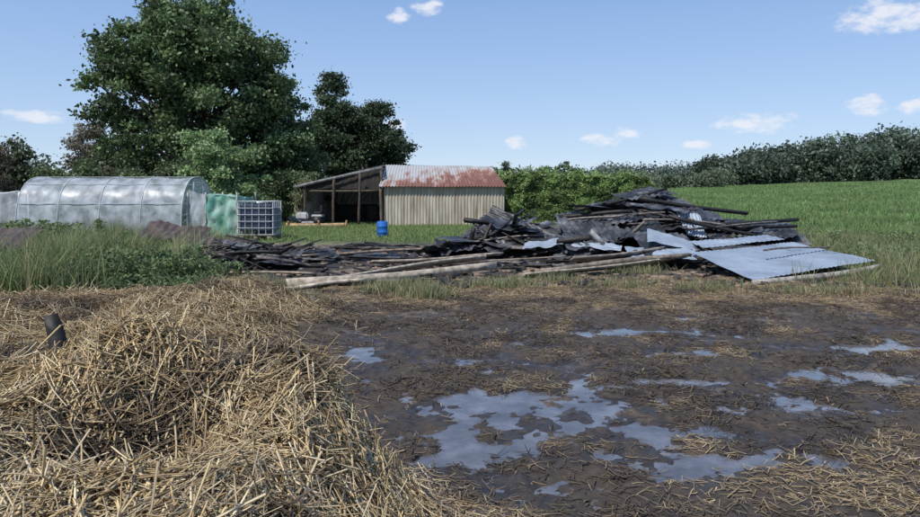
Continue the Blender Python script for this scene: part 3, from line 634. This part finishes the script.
# ------------------------------------------------------------ collapsed burnt barn
ba=empty('collapsed_burned_barn')
A=Acc()
S=lambda *a,**k: A.add(*sheet(*a,**k))
S((3.3,17.6,1.25),(5.7,18.8,1.66),(6.2,17.0,1.15),(3.6,15.8,.80),14,.022,.045,.05,1,jag=.2)
S((2.4,17.0,1.0),(4.9,17.8,1.36),(4.8,15.4,.62),(2.5,14.9,.36),14,.022,.045,.05,2,jag=.2)
S((5.2,18.3,1.58),(7.2,18.6,1.0),(7.0,16.6,.55),(5.0,16.3,.9),12,.022,.045,.05,3,jag=.2)
S((4.2,18.4,1.50),(5.4,18.9,1.76),(5.9,18.0,1.55),(4.5,17.4,1.38),8,.02,.03,-.05,4)
S((6.2,18.0,.95),(9.0,18.2,.75),(8.6,16.8,.45),(6.0,16.3,.5),14,.02,.03,.05,5,jag=.15)
S((.0,16.8,.45),(.85,17.4,1.24),(2.2,16.6,.62),(1.3,15.4,.25),9,.02,.06,.05,6,jag=.3)
S((.4,16.2,.75),(1.5,16.6,.92),(2.5,15.9,.5),(1.0,15.4,.3),8,.02,.06,.05,7,jag=.3)
S((2.6,16.0,.75),(3.5,16.6,1.05),(3.9,15.2,.6),(2.9,14.7,.3),7,.02,.05,.0,8,jag=.3)
S((-.6,16,.35),(.4,16.6,.55),(.7,15.4,.35),(-.4,14.9,.15),6,.02,.06,.0,9,jag=.3)
S((3.9,15.3,.65),(5.2,15.6,.65),(5.3,14.4,.32),(4.0,14.0,.25),7,.02,.05,.0,10,jag=.2)
for (cx,cy,rx,ry,hm,n_) in [(4.7,17.2,2.0,1.1,1.4,34),(1.2,16.3,.9,.7,.85,18),(7.2,17.2,1.0,.6,.7,7),(2.9,15.2,1.0,.5,.5,7),(-4.2,14.3,1.3,.9,.35,8),(-1.0,16.0,1.4,.6,.2,4)]:
    for i in range(n_):
        dx,dy=random.gauss(0,.5),random.gauss(0,.5); cxx,cyy=cx+dx*rx,cy+dy*ry; env=hm*math.exp(-(dx*dx+dy*dy)*1.1)
        zc=max(float(H(cxx,cyy,False)),env*random.uniform(.55,1.0))+.04; a=random.gauss(.25,.5); ln=random.uniform(.5,1.3)*(1 if hm>.5 else .7); wd=random.uniform(.15,.5)
        t1,t2=random.gauss(0,.16),random.gauss(-.25,.25)
        ux=np.array([math.cos(a),math.sin(a),t1]); uy=np.array([-math.sin(a),math.cos(a),-t2*.8])
        c0=np.array([cxx,cyy,zc]); S(c0-ux*ln+uy*wd,c0+ux*ln+uy*wd,c0+ux*ln-uy*wd,c0-ux*ln-uy*wd,random.choice([1,5,8]),.014,.03,random.uniform(-.05,.08),i+40,nv=6,jag=.3)
A.build('charred_roof_sheets',M_metal,ba,True)
A=Acc()
S((4.75,13.7,.34),(7.75,15.5,.42),(8.15,13.1,.26),(4.95,11.25,.11),26,.006,.014,.03,12,nv=24)
S((5.1,14.9,.50),(7.4,16.1,.56),(7.6,15.6,.49),(5.2,14.3,.40),16,.006,.02,.0,13)
S((5.38,16.6,1.10),(6.0,16.7,1.03),(5.95,16.1,.5),(5.45,16.0,.56),7,.014,.02,0,14)
S((4.2,15.0,.76),(5.3,14.9,.48),(5.1,14.3,.34),(4.05,14.4,.53),3,.006,.03,0,15)
S((2.3,15.6,.52),(3.6,14.8,.42),(3.5,14.5,.33),(2.2,15.2,.40),4,.008,.04,0,16)
S((3.6,14.6,.40),(5.0,14.2,.38),(4.8,13.5,.24),(3.5,13.8,.22),5,.008,.03,0,17)
S((5.9,17.0,.85),(7.2,17.2,.66),(7.1,16.8,.55),(5.9,16.6,.7),5,.01,.03,0,18)
S((1.5,15.4,.42),(2.3,15.6,.5),(2.2,15.2,.38),(1.4,15.0,.3),3,.008,.03,0,19)
A.build('galvanised_sheets',M_pale,ba,True)
A=Acc()
S((-13.6,15.8,.84),(-10.2,16.4,.70),(-9.5,14.4,.32),(-12.6,13.4,.37),14,.018,.05,0,18,jag=.25)
S((-8.9,19.2,.76),(-7.2,19.4,.54),(-7.0,17.8,.18),(-8.7,17.8,.36),8,.018,.05,0,19,jag=.25)
S((-6.9,18,.42),(-5.6,18.2,.3),(-5.4,17,.1),(-6.6,16.8,.2),7,.018,.05,0,20,jag=.2)
A.build('brown_corrugated_sheets',M_rustsheet,ba,True)
A=Acc(); wc=(.38,.33,.265)
for p0,p1,w_,t_,r_,cc in [((-2.75,10.6,.14),(.7,12.9,.17),.08,.14,0,wc),((-2.3,11.3,.12),(.5,13.2,.28),.20,.04,.5,(.32,.285,.235)),((-2.9,10.4,.08),(-1.6,11.3,.1),.2,.05,.1,(.42,.37,.30)),
    ((1.1,11.9,.10),(5.0,14.0,.26),.26,.03,.4,(.33,.295,.24)),((1.5,12.4,.14),(4.7,13.7,.30),.10,.08,0,(.2,.17,.14)),((4.9,11.1,.04),(8.1,12.9,.16),.06,.11,0,(.32,.30,.27)),
    ((-5.2,12.6,.12),(-2.6,12.0,.1),.16,.04,.2,(.24,.20,.16)),((-1.8,13.4,.2),(.9,14.3,.25),.14,.04,.4,(.28,.24,.2)),((2.2,13.2,.25),(4.4,14.4,.36),.18,.04,.6,(.2,.17,.15)),
    ((-3.4,14.6,.2),(-.6,15.6,.25),.1,.05,.2,(.23,.18,.14)),((3.0,15.2,.66),(3.4,14.9,.28),.2,.02,1.2,(.24,.24,.25)),((6.0,13.2,.43),(8.0,14.4,.43),.05,.03,0,(.12,.1,.09)),
    ((-1.0,12.9,.12),(2.3,14.6,.22),.13,.03,.1,(.26,.21,.17)),((2.6,16.1,.9),(4.0,16.3,1.05),.08,.03,.4,(.25,.23,.2)),((4.4,16.0,.95),(6.6,16.6,.78),.07,.03,.3,(.22,.2,.18)),((.3,15.6,.45),(2.1,16.0,.55),.07,.03,.3,(.24,.21,.18)),((-5.0,13.6,.3),(-3.0,14.2,.25),.08,.03,.3,(.24,.19,.15)),((5.4,15.9,.75),(8.2,17.3,.78),.08,.03,.5,(.16,.15,.14))]:
    A.add(*plank(p0,p1,w_,t_,r_,.03,11),cc)
A.build('weathered_boards',M_wood,ba)
A=Acc()
def ch(): 
    g=random.random(); return (.014,.013,.012) if g<.55 else ((.04,.034,.031) if g<.8 else (.11,.098,.088))
for p0,p1,w_ in [((2.2,15.0,.5),(9.1,18.0,.86),.12),((3.3,15.8,.62),(8.8,17.4,.74),.09),((.1,16.2,.95),(2.0,17,.7),.1),((.5,15.6,.2),(.75,15.9,.9),.10),((.2,15.8,.2),(.35,15.6,.75),.10),
     ((4.6,17,1.45),(7.6,17.6,1.0),.10),((3.0,17.4,1.1),(5.6,18,1.68),.09),((2.4,16.9,1.0),(4.2,16.2,1.1),.10),((5.0,16.0,1.0),(7.4,16.2,.5),.10),((-1.2,15.4,.25),(1.6,16.2,.7),.12),((3.9,15.8,.5),(4.3,15.6,.9),.10)]:
    A.add(*plank(p0,p1,w_,w_*.8,random.random(),.03,taper=random.uniform(.6,1)),ch())
for (cx,cy,rx,ry,hm,n_,pm) in [(4.6,16.9,2.2,1.3,1.2,60,.18),(1.1,16.3,1.2,1.0,.78,60,.38),(7.4,17.0,1.3,.8,.5,20,.1),(-4.3,14.2,1.6,1.3,.42,65,.24),(-1.5,14.6,2.6,1.6,.12,42,.05),(3.5,14.2,2,1.0,.3,36,.1),(-1.0,12.0,2.6,.9,.08,18,.04),(-6.4,16.8,1.8,1.4,.3,40,.18),(-2.5,18.0,3,1.5,.12,38,.05)]:
    for i in range(n_):
        dx,dy=random.gauss(0,.5),random.gauss(0,.5); x_=cx+dx*rx; y_=cy+dy*ry
        env=hm*math.exp(-(dx*dx+dy*dy)*1.3); z_=max(float(H(x_,y_,False)),0)+.03+max(0,env-float(H(x_,y_,False)))*random.random()
        l_=random.uniform(.3,1.8)*(1 if hm>.3 else .8); a=random.gauss(.3,.8); pi_=max(-.6,min(.6,random.gauss(0,pm*.7)))
        d=np.array([math.cos(a)*math.cos(pi_),math.sin(a)*math.cos(pi_),math.sin(pi_)])*l_/2; c0=np.array([x_,y_,z_+abs(d[2])*.5])
        A.add(*plank(c0-d,c0+d,random.uniform(.03,.13),random.uniform(.012,.045),random.uniform(-.6,.6),.02,5,random.uniform(.4,1)),ch())
A.build('charred_beams',M_char,ba)
A=Acc()
for i in range(1500):
    x_=random.uniform(-6.5,8); y_=random.uniform(10.8,19); s_=random.uniform(.03,.11); V,F_=box((0,0,0),(s_*random.uniform(.6,2),s_,s_*.6),random.random()*3)
    V=V*(1+.25*rng.normal(size=V.shape)); A.add(V+np.array([x_,y_,float(H(x_,y_,False))+s_*.2]),F_,(.03,.026,.023) if random.random()<.6 else (.2,.15,.11))
A.build('rubble',M_char,ba)
cp=empty('charred_post'); A=Acc(); A.add(*plank((-2.82,4.75,.0),(-2.98,4.85,.70),.14,.11,.4,.02,8,.7),(.014,.012,.011)); A.build('post',M_char,cp)
def weed(name,cx,cy,rx,ry,h,n_,ls,col):
    nc=60; px=rng.normal(cx,rx*.5,nc); py=rng.normal(cy,ry*.5,nc); ph=rng.uniform(.4,1,nc)*h; par=empty(name)
    ci=rng.integers(0,nc,n_); t=rng.random(n_)**.7; r=.12*(1.2-t*.6)
    P=np.stack([px[ci]+rng.normal(0,1,n_)*r,py[ci]+rng.normal(0,1,n_)*r,H(px,py)[ci]+t*ph[ci]],-1)
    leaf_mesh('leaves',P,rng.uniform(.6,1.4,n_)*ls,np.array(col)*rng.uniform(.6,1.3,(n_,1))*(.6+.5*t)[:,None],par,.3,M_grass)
    A=Acc(); hz=H(px,py)
    for i in range(nc): A.add(*tube([(px[i],py[i],hz[i]),(px[i]+.02,py[i],hz[i]+ph[i]*.5),(px[i]+.05,py[i]+.02,hz[i]+ph[i])],[.008,.006,.003],4),(.09,.12,.05))
    A.build('stems',M_bark,par)
weed('nettle_patch',-5.5,11.6,1.4,1.1,.6,6000,.075,(.14,.195,.085))
weed('nettle_patch',-7.6,12.8,2.0,1.5,.6,5000,.08,(.15,.21,.09))
weed('nettle_patch',-4.4,10.2,1.0,.6,.3,2500,.06,(.12,.175,.075))
weed('nettle_patch',-13.2,19.8,3.6,1.4,.8,6000,.1,(.16,.22,.095))
weed('weed_patch',9.9,14.8,1.6,1.4,.45,4000,.07,(.18,.235,.105))
weed('weed_patch',12.5,19,2.5,1.6,.55,4000,.08,(.18,.235,.105))
print('done')
